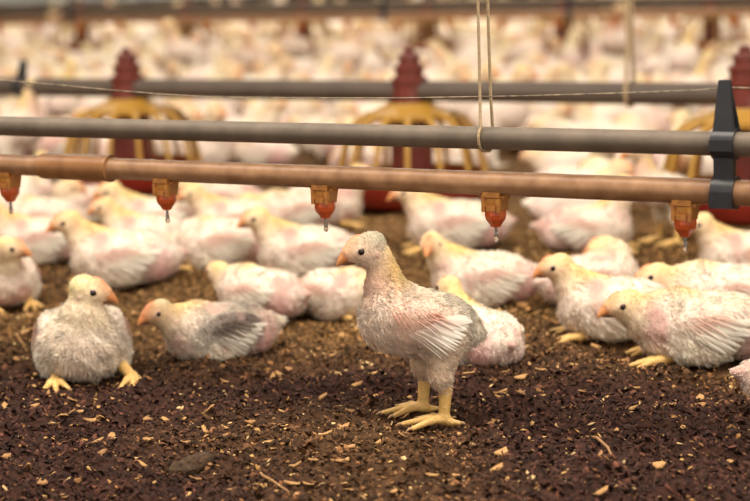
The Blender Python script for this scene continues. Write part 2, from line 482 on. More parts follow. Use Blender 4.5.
HS = 1.1
def head_frame(hc, yaw, pitch):
    y, p = math.radians(yaw), math.radians(pitch)
    f = np.array([math.cos(p) * math.cos(y), math.cos(p) * math.sin(y), math.sin(p)])
    l = np.array([-math.sin(y), math.cos(y), 0]); u = np.cross(f, l)
    return np.array(hc, float), np.stack([f, l, u], 1)   # columns

def head_prims(hc, yaw, pitch, pal, s=1.0, lowbeak=False):
    c, B = head_frame(hc, yaw, pitch); L_ = lambda f, l, u: c + B @ (np.array([f, l, u]) * s)
    sk = np.array([0.0185, 0.0155, 0.0170]) * s
    P = [E(c, sk, pal['head'], 2.2, 0.008, B),
         E(L_(-0.005, 0, 0.0078), np.array([0.016, 0.0130, 0.0118]) * s, pal['crown'], 2.4, 0.006, B),
         C(L_(0.006, 0, 0.003), L_(0.0175, 0, 0.000), 0.0115 * s, 0.0080 * s, pal['face'], 0.5, 0.006),
         C(L_(0.0105, 0, 0.0118), L_(0.0200, 0, 0.0035), 0.0070 * s, 0.0078 * s, OCHRE, 0.2, 0.004),
         E(L_(-0.004, 0, -0.009), np.array([0.012, 0.0105, 0.008]) * s, pal['throat'], 1.2, 0.006, B)]
    for sd in (-1, 1):
        P.append(E(L_(0.006, sd * 0.0105, 0.001), np.array([0.008, 0.005, 0.008]) * s, pal['face'], 0.4, 0.004, B))
        P.append(E(L_(-0.0075, sd * 0.0145, -0.0035), np.array([0.0028, 0.002, 0.0032]) * s, ROSE, 0.3, 0.002, B))
    if lowbeak:
        P.append(C(L_(0.02, 0, -0.001), L_(0.032, 0, -0.006), 0.0055 * s, 0.002 * s, lin(222, 172, 122), 0, 0.003))
    return P

def beak_loft(side_up, s):
    """one mandible in the head frame: x forward, z up"""
    mb = MB(); n = 7; seg = 10; V = []
    for i in range(n):
        t = i / (n - 1)
        if side_up:
            x = 0.0160 + 0.0195 * t; zc = 0.0012 - 0.0025 * t - 0.0060 * t ** 2.2
            h = 0.0118 * (1 - t) ** 0.66 + 0.0010; w = 0.0090 * (1 - t) ** 0.8 + 0.0009
        else:
            x = 0.0110 + 0.0185 * t; zc = -0.0066 - 0.0004 * t
            h = 0.0036 * (1 - t) ** 0.6 + 0.0007; w = 0.0066 * (1 - t) ** 0.8 + 0.0008
        for k in range(seg):
            th = 2 * math.pi * k / seg; sz = math.sin(th)
            if side_up and sz < 0: sz *= 0.55
            V.append((x * s, w * math.cos(th) * s, (zc + h * sz) * s))
    F = [(i * seg + k, i * seg + (k + 1) % seg, (i + 1) * seg + (k + 1) % seg, (i + 1) * seg + k) for i in range(n - 1) for k in range(seg)]
    F += [tuple(range(seg - 1, -1, -1)), tuple((n - 1) * seg + k for k in range(seg))]
    return V, F

def sphere(r, seg=14, rings=9):
    mb = MB(); mb.lathe([(max(1e-5, r * math.sin(math.pi * i / rings)), -r * math.cos(math.pi * i / rings)) for i in range(rings + 1)], seg); return mb

def add_head_parts(root, hc, yaw, pitch, s=1.0, comb=True, hi=True):
    c, B = head_frame(hc, yaw, pitch)
    Mx = Matrix.Identity(4)
    for i in range(3):
        for j in range(3): Mx[i][j] = B[i, j]
        Mx[i][3] = c[i]
    def put(o): o.matrix_local = Mx; return o
    up = mesh_obj('beak', *beak_loft(True, s), M['beak'], root); put(up); up['label'] = 'pale orange horn beak'
    lo = mesh_obj('lower_beak', *beak_loft(False, s), M['beak_dark'], up)
    if comb:
        mb = MB(); mb.tube([(0.0215 * s, 0, 0.0078 * s), (0.0170 * s, 0, 0.0118 * s), (0.0125 * s, 0, 0.0150 * s), (0.007 * s, 0, 0.0172 * s), (0.001 * s, 0, 0.0178 * s)], [0.0024 * s, 0.0034 * s, 0.0036 * s, 0.0030 * s, 0.0012 * s], 8)
        cb = mb.build('comb', M['comb'], root); put(cb)
    for sd in (-1, 1):
        e = sphere(0.0041 * s).build('eye', M['eye'], root)
        e.matrix_local = Mx @ Matrix.Translation((0.0068 * s, sd * 0.0136 * s, 0.0035 * s))
        mb = MB(); ring = [(0.0041 * s * math.cos(q), sd * 0.0011 * s, 0.0037 * s * math.sin(q)) for q in np.linspace(0, 2 * math.pi, 15)]
        mb.tube(ring, 0.0008 * s, 6, caps=False).build('eyelid', M['eyelid'], e)

def add_leg(root, hock, ankle, toes, h=0.0014, name='leg', rs=0.0072, claws=False):
    hock, ankle = np.array(hock, float), np.array(ankle, float)
    y = np.array([0, 0, 0.0]); pr = [C(hock, ankle, rs * 1.12, rs * 0.86, y, 0, 0.004), E(ankle, (rs * 1.1, rs * 1.0, rs * 0.95), y, 0, 0.004)]
    tips = []
    for (dx, dy, ln, arch) in toes:
        d = np.array([dx, dy, 0.0]); d /= np.linalg.norm(d)
        z0 = ankle[2]; zt = 0.0036
        a = ankle + d * ln * 0.42; a[2] = max(zt, z0 * 0.55 + arch); b = ankle + d * ln; b[2] = zt
        pr += [C(ankle, a, rs * 0.70, rs * 0.60, y, 0, 0.003), C(a, b, rs * 0.60, rs * 0.40, y, 0, 0.003)]
        tips.append((b, d))
    V, F = surface(pr, h)
    o = mesh_obj(name, V, F, M['leg'], root); o['label'] = 'scaly yellow shank and foot'
    if claws:
        for b, d in tips:
            mb = MB(); mb.tube([b - d * 0.001, b + d * 0.005 + np.array([0, 0, 0.0003]), b + d * 0.0095 - np.array([0, 0, 0.0022])], [0.0024, 0.0017, 0.0004], 6)
            mb.build('claw', M['claw'], o)
    return o

PAL = dict(head=lin(234, 212, 164), crown=lin(234, 212, 150), face=lin(234, 204, 176), throat=lin(226, 204, 184), neck=CREAM, nape=YEL, chest=lin(234, 216, 200),
           belly=WHITE, back=WHITE, rear=lin(232, 206, 196), wing=lin(238, 220, 206), thigh=WHITE)

def make_bird(name, prims, h, n_down, seed, head=None, wings=True, wing_specs=None, legs=None, comb=True, dscale=1.0, lift=0.45, wid=0.00075, wing_both=True, barek=1.0):
    root = empty(name)
    V, F = surface(prims, h)
    # slight lumpiness of ruffled plumage
    g = np.random.default_rng(seed)
    col, fl = prim_mix(prims, V)
    ph = g.random(3) * 20
    lump = np.sin(V[:, 0] * 210 + ph[0] + 2 * np.sin(V[:, 2] * 90)) * np.sin(V[:, 2] * 240 + ph[1]) * np.sin(V[:, 1] * 200 + ph[2])
    cen = V.mean(0); out = unit(V - cen)
    V2 = V + out * (lump * 0.0014 * np.clip(fl / 8, 0, 1))[:, None]
    bm_ = barek * (bare(V2, seed) * np.clip((fl - 3) / 4, 0, 1))[:, None]
    col = col * (1 - bm_) + np.array(lin(204, 166, 154)) * bm_
    mesh_obj('body', V2, F, M['bird'], root, cols=col)
    if n_down:
        sv, sf, sc = strands(V2, F, prims, n_down, seed + 1, lscale=dscale, lift=lift, wid=wid, bseed=seed, barek=barek)
        d = mesh_obj('down', sv, sf, M['down'], root, cols=sc); d['kind'] = 'stuff'
    if wing_specs:
        for sd in (1, -1):
            fv, ff, fc = feather_blades(prims, sd, wing_specs)
            mesh_obj('wing', fv, ff, M['feather'], root, cols=np.clip(fc, 0, 1))
    if head: add_head_parts(root, *head, s=HS, comb=comb)
    for L_ in (legs or []): add_leg(root, **L_)
    return root

def wing_fan(x0, z0, x1, z1, n, a0, a1, l0, l1, w, off, c0, c1, seed=0):
    g = np.random.default_rng(seed); out = []
    for i in range(n):
        t = i / max(1, n - 1)
        out.append((x0 + (x1 - x0) * t, z0 + (z1 - z0) * t, a0 + (a1 - a0) * t + g.normal() * 2.5, (l0 + (l1 - l0) * t) * (0.92 + 0.16 * g.random()), w * (0.85 + 0.3 * g.random()), off + 0.0012 * (i % 2) + 0.0006 * g.random(), c0, c1))
    return out

# ---- standing bird
def stand_prims(head=(0.0717, 0, 0.207), yaw=0, pitch=-12, pal=PAL, legs_in=True, low=False, grey=False):
    hx, hy, hz = head
    P = [E((0.005, 0, 0.117), (0.052, 0.040, 0.035), pal['belly'], 9, 0.02, rot_y(-16)),
         E((0.042, 0, 0.125), (0.041, 0.038, 0.040), pal['chest'], 6, 0.02),
         E((-0.021, 0, 0.111), (0.032, 0.033, 0.028), pal['rear'], 9, 0.02),
         E((0.0, 0, 0.134), (0.046, 0.028, 0.015), pal['back'], 7, 0.012, rot_y(-16)),
         C((-0.040, 0, 0.108), (-0.056, 0, 0.102), 0.013, 0.005, pal['rear'], 10, 0.02),
         C((0.048, 0, 0.140), (0.057, hy * 0.3, 0.165), 0.028, 0.0165, lin(226, 190, 168), 3.5, 0.018),
         C((0.056, hy * 0.3, 0.165), (hx - 0.012, hy * 0.8, hz - 0.012), 0.0150, 0.0118, lin(226, 190, 168), 2.5, 0.012),
         C((0.038, 0, 0.150), (hx - 0.017, hy * 0.7, hz - 0.006), 0.0150, 0.0105, pal['nape'], 4.0, 0.012)]
    P += head_prims(head, yaw, pitch, pal, HS, low)
    for sd in (1, -1):
        P += [E((0.010, sd * 0.034, 0.124), (0.040, 0.013, 0.025), pal['wing'], 1.2, 0.008, rot_y(-14)),
              C((-0.012 if sd > 0 else 0.0, sd * 0.026, 0.094), (-0.006 if sd > 0 else 0.006, sd * 0.030, 0.060), 0.0225, 0.0125, pal['thigh'], 5, 0.014),
              C((-0.006 if sd > 0 else 0.006, sd * 0.030, 0.060), (-0.011 if sd > 0 else 0.0045, sd * 0.031, 0.043), 0.0118, 0.0075, pal['thigh'], 4, 0.01)]
    return P

def rot_y(deg):
    a = math.radians(deg); c, s = math.cos(a), math.sin(a)   # columns: local axes; + tips the nose down
    return np.array([[c, 0, s], [0, 1, 0], [-s, 0, c]])

STAND_WING = (wing_fan(0.050, 0.142, 0.000, 0.138, 12, -60, -26, 0.022, 0.024, 0.0028, 0.0022, lin(200, 148, 130), lin(226, 184, 162), 1)
              + wing_fan(0.044, 0.130, -0.004, 0.132, 12, -50, -18, 0.026, 0.028, 0.0028, 0.0036, lin(206, 158, 140), lin(246, 228, 212), 2)
              + wing_fan(0.032, 0.114, -0.004, 0.130, 17, -38, -2, 0.046, 0.042, 0.0036, 0.0026, lin(238, 216, 200), lin(252, 247, 234), 3))
STAND_LEGS = [dict(hock=(-0.012, 0.031, 0.047), ankle=(-0.0085, 0.031, 0.0085), toes=[(1, 0.45, 0.043, 0.004), (1, -0.12, 0.048, 0.004), (0.75, -0.75, 0.036, 0.004), (-1, 0.35, 0.018, 0.0)]),
              dict(hock=(0.004, -0.031, 0.047), ankle=(0.008, -0.031, 0.0085), toes=[(1, 0.45, 0.040, 0.004), (1, 0.0, 0.048, 0.004), (0.8, -0.6, 0.038, 0.004), (-1, -0.3, 0.018, 0.0)])]

# ---- sitting bird
NECKS = {  # neck mid point, radius, head centre, pitch
    'up':   ((0.064, 0, 0.098), 0.018, (0.074, 0, 0.128), -6),
    'mid':  ((0.071, 0, 0.083), 0.0175, (0.086, 0, 0.107), -8),
    'grey': ((0.076, 0, 0.068), 0.017, (0.098, 0, 0.084), -8),
    'low':  ((0.078, 0, 0.060), 0.021, (0.099, 0, 0.074), -6),
    'down': ((0.090, 0, 0.040), 0.020, (0.114, 0, 0.028), -22),
    'front': ((0.050, 0.004, 0.088), 0.024, (0.054, 0.010, 0.116), -10),
    'tuck': ((0.050, 0.010, 0.082), 0.024, (0.036, 0.026, 0.092), -10)}
def sit_prims(neck='up', yaw=0, pal=PAL, low=False, grey=False, plump=1.0, lean=0.0):
    mid, r, hc, pitch = NECKS[neck]
    s = plump
    back = GREY if grey else pal['back']; wing = lin(108, 94, 88) if grey else pal['wing']
    P = [E((0.0, 0, 0.044), (0.070, 0.050 * s, 0.041), pal['belly'], 10, 0.02),
         E((0.040, 0, 0.046), (0.044, 0.045 * s, 0.041), pal['chest'], 8, 0.02),
         E((-0.048, 0, 0.041), (0.044, 0.041 * s, 0.035), pal['rear'], 9, 0.02),
         E((-0.008, 0, 0.071), (0.056, 0.031, 0.016), back, 7, 0.012),
         C((-0.078, 0, 0.046), (-0.108, 0, 0.051), 0.015, 0.005, pal['back'], 10, 0.02),
         C((0.046, 0, 0.060), mid, 0.030, r, pal['chest'], 6, 0.018),
         C(mid, np.array(hc) - np.array([0.006, 0, 0.006]), r, 0.0140, pal['neck'], 4, 0.014),
         C((0.026, 0, 0.078), np.array(hc) - np.array([0.013, 0, 0.002]), 0.0160, 0.0122, pal['nape'], 5, 0.014)]
    P += head_prims(hc, yaw, pitch, pal, HS, low)
    for sd in (1, -1):
        P += [E((-0.004, sd * 0.042 * s, 0.052), (0.052, 0.013, 0.027), wing, 6, 0.014, rot_y(8)),
              E((0.006, sd * 0.039 * s, 0.027), (0.040, 0.018, 0.025), pal['thigh'], 8, 0.012),
              E((-0.056, sd * 0.027, 0.034), (0.024, 0.018, 0.024), ROSE if sd > 0 else pal['rear'], 3, 0.01)]
    return P, (hc, yaw, pitch)
def sit_wing(c0=PINK, c1=WHITE, seed=0):
    return (wing_fan(0.042, 0.066, -0.010, 0.070, 11, -52, -20, 0.026, 0.026, 0.0036, 0.0022, c0, c1, seed)
            + wing_fan(0.032, 0.057, -0.014, 0.066, 10, -40, -10, 0.034, 0.034, 0.0038, 0.0034, c0, c1, seed + 1)
            + wing_fan(0.020, 0.042, -0.016, 0.058, 12, -34, 6, 0.048, 0.050, 0.0044, 0.0022, c1, lin(250, 244, 230), seed + 2))
FRONT_TOES = [(1, 0.5, 0.036, 0.004), (1, 0.0, 0.040, 0.004), (1, -0.5, 0.034, 0.004)]
SIT_LEGS = [dict(hock=(0.030, 0.030, 0.016), ankle=(0.056, 0.034, 0.009), toes=FRONT_TOES), dict(hock=(0.030, -0.030, 0.016), ankle=(0.056, -0.034, 0.009), toes=FRONT_TOES)]

def place(root, px, py, heading, s, label, group=None, sink=0.003, cat='chick'):
    P = ground_at(px, py)
    root.location = (P[0], P[1], float(litter_z(P[0], P[1])) * 0.5 - sink)
    root.rotation_euler = (0, 0, math.radians(180 + heading))
    root.scale = (s, s, s)
    tag(root, label, cat, group)
    return root

CHICKS = 'white broiler chicks on the litter'
# hero
hp = dict(PAL); hp['crown'] = lin(140, 142, 118); hp['nape'] = lin(226, 196, 112); hp['head'] = lin(236, 216, 192); hp['chest'] = lin(240, 220, 202); hp['rear'] = WHITE; hp['wing'] = lin(228, 194, 176); hp['thigh'] = lin(226, 202, 176)
hero_pr = stand_prims(pal=hp)
hero = make_bird('broiler_chick', hero_pr, 0.0024, 26000, 11, head=((0.0717, 0, 0.207), 0, -12), wing_specs=STAND_WING,
                 legs=[dict(l, claws=True, h=0.0011) for l in STAND_LEGS], wid=0.0006, barek=0.35)
place(hero, 433, 416, 6, 1.0, 'white chick standing on yellow legs in the foreground, facing left', CHICKS, sink=0.001)

# chick sitting towards the camera, head turned aside
fp = dict(PAL); fp['head'] = lin(240, 224, 176); fp['crown'] = lin(242, 228, 172); fp['neck'] = lin(240, 226, 184); fp['chest'] = lin(240, 224, 206); fp['wing'] = lin(240, 224, 210)
pr, hd = sit_prims('front', 84, fp)
front = make_bird('broiler_chick', pr, 0.0026, 22000, 21, head=hd, wing_specs=sit_wing(PINK, WHITE, 4),
                  legs=[dict(hock=(0.040, 0.046, 0.020), ankle=(0.072, 0.058, 0.010), toes=[(1, 0.5, 0.034, 0.004), (1, 0.0, 0.038, 0.004), (0.9, -0.5, 0.032, 0.004)], claws=True),
                        dict(hock=(0.034, -0.032, 0.016), ankle=(0.056, -0.036, 0.009), toes=FRONT_TOES, claws=True)], wid=0.0006, barek=0.3, dscale=1.15)
place(front, 84, 371, 100, 1.06, 'creamy chick sitting chest-on at far left, head turned right', CHICKS)

def grey_wing():
    w = sit_wing(lin(84, 74, 68), lin(150, 136, 124), 9)
    return [q if i < 21 else (*q[:6], lin(200, 186, 170), lin(244, 236, 222)) for i, q in enumerate(w)]
# chick with a grey soiled wing
gp = dict(PAL); gp['head'] = lin(214, 196, 156); gp['crown'] = lin(206, 190, 150); gp['face'] = lin(206, 160, 132); gp['rear'] = lin(214, 178, 166)
pr, hd = sit_prims('grey', 14, gp, grey=True)
greyb = make_bird('broiler_chick', pr, 0.0028, 16000, 31, head=hd, wing_specs=grey_wing(), legs=None, wid=0.0006)
place(greyb, 220, 355, 22, 0.87, 'chick lying with a dark grey soiled wing beside the creamy sitting chick', CHICKS)

# sitting chick in the right foreground
pr, hd = sit_prims('low', 12, PAL)
right = make_bird('broiler_chick', pr, 0.0028, 16000, 41, head=hd, wing_specs=sit_wing(PINK, WHITE, 14), legs=SIT_LEGS, wid=0.0006)
place(right, 702, 354, -2, 1.03, 'white chick sitting in right foreground with ruffled wing, facing left', CHICKS)

# kinds of middle-distance chick (shared shapes)
KIND = {}
def kind(key, neck, yaw, seed, pal=PAL, n=5000, legs=SIT_LEGS, **kw):
    pr, hd = sit_prims(neck, yaw, pal, **kw)
    KIND[key] = [make_bird('broiler_chick', pr, 0.0042, n, seed, head=hd, wing_specs=sit_wing(PINK, WHITE, seed), legs=legs, wid=0.0009), False]
kind('up', 'up', 0, 51)
kind('mid', 'mid', 6, 53)
kind('midturn', 'mid', 66, 58)
kind('low', 'low', -10, 54)
kind('down', 'down', 0, 55)
kind('tuck', 'tuck', 140, 56)
KIND['stand'] = [make_bird('broiler_chick', stand_prims(), 0.0042, 5000, 57, head=((0.0717, 0, 0.207), 0, -12), wing_specs=STAND_WING, legs=STAND_LEGS, wid=0.0009), False]

def put(key, *a):
    r, used = KIND[key]
    o = copy_tree(r) if used else r
    KIND[key][1] = True
    return place(o, *a)

MID = [
 ('mid', 616, 334, -4, 0.95, 'yellow-headed chick sitting behind the right foreground chick, head raised leftwards'),
 ('tuck', 592, 302, 200, 0.9, 'chick mostly hidden, its yellow nape showing behind the yellow-headed chick'),
 ('low', 722, 322, 4, 0.98, 'chick whose orange comb peeks above the right foreground chick'),
 ('low', 826, 410, 178, 1.0, 'chick at the right frame edge, only ragged white plumage showing'),
 ('mid', 748, 274, 2, 0.98, 'chick at the right edge just beside the last nipple, facing left'),
 ('up', 588, 250, 168, 1.0, 'chick sitting between the two right nipples, facing right'),
 ('stand', 668, 240, 12, 0.92, 'chick standing behind the rightmost nipple, yellow legs showing'),
 ('midturn', 484, 300, 8, 0.95, 'chick just behind the standing chick, face turned to the camera'),
 ('mid', 478, 360, 297, 0.86, 'chick sitting at the heels of the standing chick, rump to camera'),
 ('low', 338, 311, 140, 0.84, 'round white chick just left of the standing chick, close behind its neck'),
 ('low', 262, 315, 325, 0.86, 'hunched chick with pinkish back above the grey-winged chick'),
 ('mid', 308, 274, 6, 1.05, 'chick with a yellow nape sitting under the middle nipple, facing left'),
 ('mid', 124, 284, 2, 1.10, 'plump pink-flanked chick sitting above the two left foreground chicks, facing left'),
 ('midturn', 4, 303, 112, 0.96, 'chick at the left frame edge with its dark face turned right'),
 ('mid', 156, 240, 6, 1.05, 'red-combed chick with raised head under the left pan feeder'),
 ('mid', 150, 258, -6, 1.0, 'yellow-faced chick between the red-combed chick and the plump chick'),
 ('down', 222, 268, 2, 1.08, 'chick lying with its head stretched down left of the yellow-naped chick'),
 ('mid', 236, 240, 8, 1.0, 'chick resting behind the chick with its head stretched down'),
 ('low', 226, 214, -8, 0.95, 'chick lying below the pipe right of the second nipple from the left'),
 ('mid', 40, 262, 10, 1.0, 'chick sitting at left behind the chick on the frame edge'),
 ('down', 44, 238, -5, 1.05, 'mauve-shaded chick lying flat in the left cluster'),
 ('up', 30, 212, 250, 1.0, 'chick sitting back-on below the leftmost nipple'),
 ('tuck', 84, 216, 30, 0.95, 'chick dozing in front of the left pan feeder'),
 ('mid', 322, 224, 172, 1.05, 'chick sitting right of the middle nipple, facing the red pan'),
 ('low', 292, 232, 20, 0.98, 'chick resting left of the middle nipple'),
 ('mid', 456, 246, 0, 1.1, 'chick with raised head facing the red pan of the middle feeder'),
]
placed = []
def foot(root):
    x, y = root.location[0], root.location[1]; a = root.rotation_euler[2]; s = root.scale[0]
    c, d = math.cos(a), math.sin(a)
    return [(x + c * 0.045 * s, y + d * 0.045 * s, 0.056 * s), (x - c * 0.045 * s, y - d * 0.045 * s, 0.052 * s)]
for k in MID: put(*k[:4], k[4] * (0.93 if k[2] < 292 else 1.0), k[5], CHICKS)
for o in COL.objects:
    if o.type == 'EMPTY' and o.get('category') == 'chick': placed += foot(o)

# ------------------------------------------------------------------ lines of the house
A_ = ground_at(20, 165, 0.281); B_ = ground_at(640, 189, 0.281)
DIR = unit(B_ - A_); NRM = np.array([DIR[1], -DIR[0], 0.0])     # NRM points to the camera side
if NRM[1] > 0: NRM = -NRM
UPV = np.array([0, 0, 1.0])
LANG = math.atan2(DIR[1], DIR[0])
def on_line(base, px, z):
    """parameter along a line where the photograph shows pixel column px"""
    v0 = np.array([base[0], base[1], z]) - np.array([0, 0, CAM_H]); k = (px - 375) / FPX
    return float((k * (v0 @ CF) - v0 @ CR) / (DIR @ CR - k * (DIR @ CF)))

def nipple(parent, detailed=True):
    """origin at pipe axis; hangs down along -z; x along the pipe"""
    mb = MB(); R = 0.0139
    mb.box((0, 0, -R - 0.001), (0.030, 0.016, 0.004)); mb.box((0, 0, -R + 0.002), (0.022, 0.024, 0.006))
    mb.hexa([(-0.0105, -0.010, -R - 0.018), (0.0105, -0.010, -R - 0.018), (0.0105, 0.010, -R - 0.018), (-0.0105, 0.010, -R - 0.018),
             (-0.0125, -0.0115, -R - 0.002), (0.0125, -0.0115, -R - 0.002), (0.0125, 0.0115, -R - 0.002), (-0.0125, 0.0115, -R - 0.002)])
    for sx in (-1, 1):
        mb.box((sx * 0.0095, -0.0115, -R - 0.010), (0.004, 0.004, 0.016)); mb.box((sx * 0.0155, 0, -R + 0.001), (0.005, 0.010, 0.003))
    mb.box((0, -0.0115, -R - 0.014), (0.012, 0.003, 0.005))
    n = mb.build('nipple_drinker', M['nip'], parent, smooth=False)
    cp = MB().lathe([(0.0128, -R - 0.016), (0.0132, -R - 0.022), (0.0122, -R - 0.027), (0.0075, -R - 0.033), (0.0062, -R - 0.036), (0.0030, -R - 0.037)], 8).build('cap', M['cap'], n, smooth=False)
    MB().lathe([(0.0018, -R - 0.036), (0.0018, -R - 0.043), (0.0027, -R - 0.0435), (0.0027, -R - 0.0455), (0.0010, -R - 0.046)], 10).build('pin', M['steel'], n)
    MB().lathe([(0.0005, -R - 0.0445), (0.0022, -R - 0.0465), (0.0031, -R - 0.0500), (0.0022, -R - 0.0528), (0.0004, -R - 0.0537)], 12).build('water_drop', M['water'], n)
    return n

def clip(parent, top=0.068, gap=0.052, rb=0.0139, rg=0.013):
    """black hanger clipped round both pipes; origin at the water pipe axis, x along the pipe, -y to the front"""
    mb = MB(); w = 0.0125
    for zc, r in ((0, rb), (gap, rg)):
        n = 20; V = []; Fq = []
        for i in range(n):
            a = 2 * math.pi * i / n
            for x, rr in ((-w, r + 0.0006), (w, r + 0.0006), (w, r + 0.0042), (-w, r + 0.0042)):
                V.append((x, rr * math.cos(a), zc + rr * math.sin(a)))
        for i in range(n):
            j = (i + 1) % n
            for q in range(4): Fq.append((i * 4 + q, i * 4 + (q + 1) % 4, j * 4 + (q + 1) % 4, j * 4 + q))
        mb.add(V, Fq)
    mb.box((0, -0.004, gap / 2), (0.021, 0.012, gap - rb - rg + 0.004))
    z0 = gap + rg; z1 = gap + top
    mb.hexa([(-0.0115, -0.010, z0), (0.0115, -0.010, z0), (0.0115, -0.004, z0), (-0.0115, -0.004, z0), (-0.0062, -0.006, z1), (0.0062, -0.006, z1), (0.0062, 0.000, z1), (-0.0062, 0.000, z1)])
    mb.hexa([(0.010, 0.004, z0 - 0.004), (0.0145, 0.004, z0 - 0.004), (0.0145, 0.008, z0 - 0.004), (0.010, 0.008, z0 - 0.004), (0.003, -0.002, z1 - 0.008), (0.006, -0.002, z1 - 0.008), (0.006, 0.002, z1 - 0.008), (0.003, 0.002, z1 - 0.008)])
    mb.box((0, -rb - 0.0045, -0.006), (0.025, 0.003, 0.018)); mb.box((0, -rg - 0.0043, gap), (0.025, 0.003, 0.012))
    return mb.build('hanger_clip', M['black'], parent)

def drinker_line(base, z, t0, t1, nip_ts, clip_ts, label, coup=(), z2=0.052, wire=None):
    root = empty('drinker_line', (base[0], base[1], 0), LANG)
    L3 = lambda t, n=0, zz=0: (t, n, zz)
    MB().tube([L3(t, 0, z) for t in np.linspace(t0, t1, 40)], 0.0139, 28).build('water_pipe', M['pipe_brown'], root)
    MB().tube([L3(t, 0, z + z2) for t in np.linspace(t0, t1, 40)], 0.0130, 28).build('support_pipe', M['pipe_grey'], root)
    first = None
    for t in nip_ts:
        if first is None: n = first = nipple(root)
        else: n = copy_tree(first, root)
        n.location = (t, 0, z)
    for ta, tb in coup:
        pts = [(ta - 0.001, 0.0142), (ta, 0.0166), (ta + 0.004, 0.0172), (tb - 0.008, 0.0172), (tb - 0.006, 0.0180), (tb - 0.001, 0.0180), (tb, 0.0142)]
        MB().tube([L3(p[0], 0, z) for p in pts], [p[1] for p in pts], 28).build('coupler', M['coupler'], root)
    for t in clip_ts: clip(root).location = (t, 0, z)
    if wire:
        pts = [L3(t, n, zz) for t, n, zz in wire]
        MB().tube(pts, 0.0008, 6).build('anti_roost_wire', M['wire'], root)
    return tag(root, label, 'drinker line')

bz = 0.281; base1 = np.array([A_[0], A_[1], 0]); T = lambda px: on_line(base1, px, bz)
tn = [T(x) for x in (165, 324, 495)]
sp = (tn[2] - tn[0]) / 2
nips = [tn[1] + sp * k for k in list(range(-8, -2)) + [3, 4, 5]] + [T(8), tn[0], tn[1], tn[2], T(685)]
tclip = T(726)
wz = lambda t, px, py: None
def wire_pt(px, py):
    """point on the vertical plane of the drinker line"""
    d = CF * FPX + CR * (px - 375) - CU * (py - 250.5); O = np.array([0, 0, CAM_H])
    n = np.array([NRM[0], NRM[1], 0]); k = ((base1 - O) @ n) / (d @ n); P = O + d * k
    return float((P - base1) @ DIR), 0.0, float(P[2])
wp = [wire_pt(*q) for q in ((-60, 76), (0, 80), (60, 85), (110, 90), (160, 94), (215, 97), (300, 98), (400, 98), (520, 96), (620, 93), (700, 90))]
wp = wp + [(tclip, 0, bz + 0.052 + 0.060), (tclip + 0.5, 0, bz + 0.052 + 0.05), (tclip + 1.5, 0, bz + 0.052 + 0.05)]
wp = [(wp[0][0] - 1.0, 0, wp[0][2] + 0.03)] + wp
drinker_line(base1, bz, T(20) - 2.2, T(640) + 1.6, nips, [tclip, tclip - 2.4], 'nipple drinker line of brown and grey pipes crossing in front of the feeders',
             coup=[(T(43), T(112))], wire=wp)
# bits of down caught on the wire are part of the line's look
# second drinker line, far behind
C2 = ground_at(375, 17, bz); base2 = np.array([C2[0], C2[1], 0])
T2 = lambda px: on_line(base2, px, bz)
k0 = T2(120)
drinker_line(base2, bz, -6, 6, [k0 + sp * k for k in range(-12, 16)], [T2(73), T2(385), T2(570)], 'blurred drinker line along the top of the picture, behind the crowd')

# feeder lines
FZ = 0.245
FA = ground_at(128, 88, FZ); baseF = np.array([FA[0], FA[1], 0])
def make_feeder():
    r = empty('pan_feeder')
    MB().lathe([(0.060, 0.004), (0.135, 0.004), (0.158, 0.020), (0.168, 0.052), (0.172, 0.060), (0.167, 0.061), (0.160, 0.050), (0.148, 0.024), (0.130, 0.012), (0.055, 0.030), (0.020, 0.050)], 40).build('pan', M['red'], r)
    MB().lathe([(0.046, 0.045), (0.046, 0.190), (0.050, 0.194), (0.050, 0.205)], 20).build('drop_tube', M['maroon'], r)
    MB().lathe([(0.088, 0.184), (0.096, 0.188), (0.096, 0.198), (0.072, 0.208), (0.054, 0.216), (0.050, 0.222), (0.046, 0.214), (0.070, 0.202), (0.086, 0.190)], 36).build('cone_ring', M['yellow'], r)
    MB().tube([(0.163 * math.cos(a), 0.163 * math.sin(a), 0.064) for a in np.linspace(0, 2 * math.pi, 41)], 0.006, 8, caps=False).build('rim_ring', M['yellow'], r)
    sk = None
    for i in range(14):
        a = 2 * math.pi * i / 14
        if sk is None:
            mb = MB(); mb.tube([(0.090, 0, 0.194), (0.118, 0, 0.182), (0.138, 0, 0.158), (0.150, 0, 0.120), (0.158, 0, 0.088), (0.163, 0, 0.064)], [0.009, 0.008, 0.0065, 0.006, 0.006, 0.006], 8)
            o = sk = mb.build('spoke', M['yellow'], r)
        else: o = sk.copy(); COL.objects.link(o); o.parent = r
        o.rotation_euler = (0, 0, a + 0.1)
    mb = MB(); mb.lathe([(0.037, 0.205), (0.037, 0.262), (0.041, 0.264), (0.041, 0.274), (0.031, 0.276), (0.031, 0.290), (0.034, 0.292), (0.034, 0.300), (0.023, 0.303), (0.023, 0.316), (0.026, 0.318), (0.024, 0.324), (0.013, 0.327), (0.012, 0.338), (0.001, 0.342)], 10)
    for a in range(4):
        q = a * math.pi / 2 + 0.4; c, s = math.cos(q), math.sin(q)
        mb.hexa([(0.036 * c - 0.004 * s, 0.036 * s + 0.004 * c, 0.21), (0.043 * c - 0.004 * s, 0.043 * s + 0.004 * c, 0.21), (0.043 * c + 0.004 * s, 0.043 * s - 0.004 * c, 0.21), (0.036 * c + 0.004 * s, 0.036 * s - 0.004 * c, 0.21),
                 (0.020 * c - 0.004 * s, 0.020 * s + 0.004 * c, 0.305), (0.024 * c - 0.004 * s, 0.024 * s + 0.004 * c, 0.305), (0.024 * c + 0.004 * s, 0.024 * s - 0.004 * c, 0.305), (0.020 * c + 0.004 * s, 0.020 * s - 0.004 * c, 0.305)])
    mb.build('tower', M['maroon'], r, smooth=False)
    return r
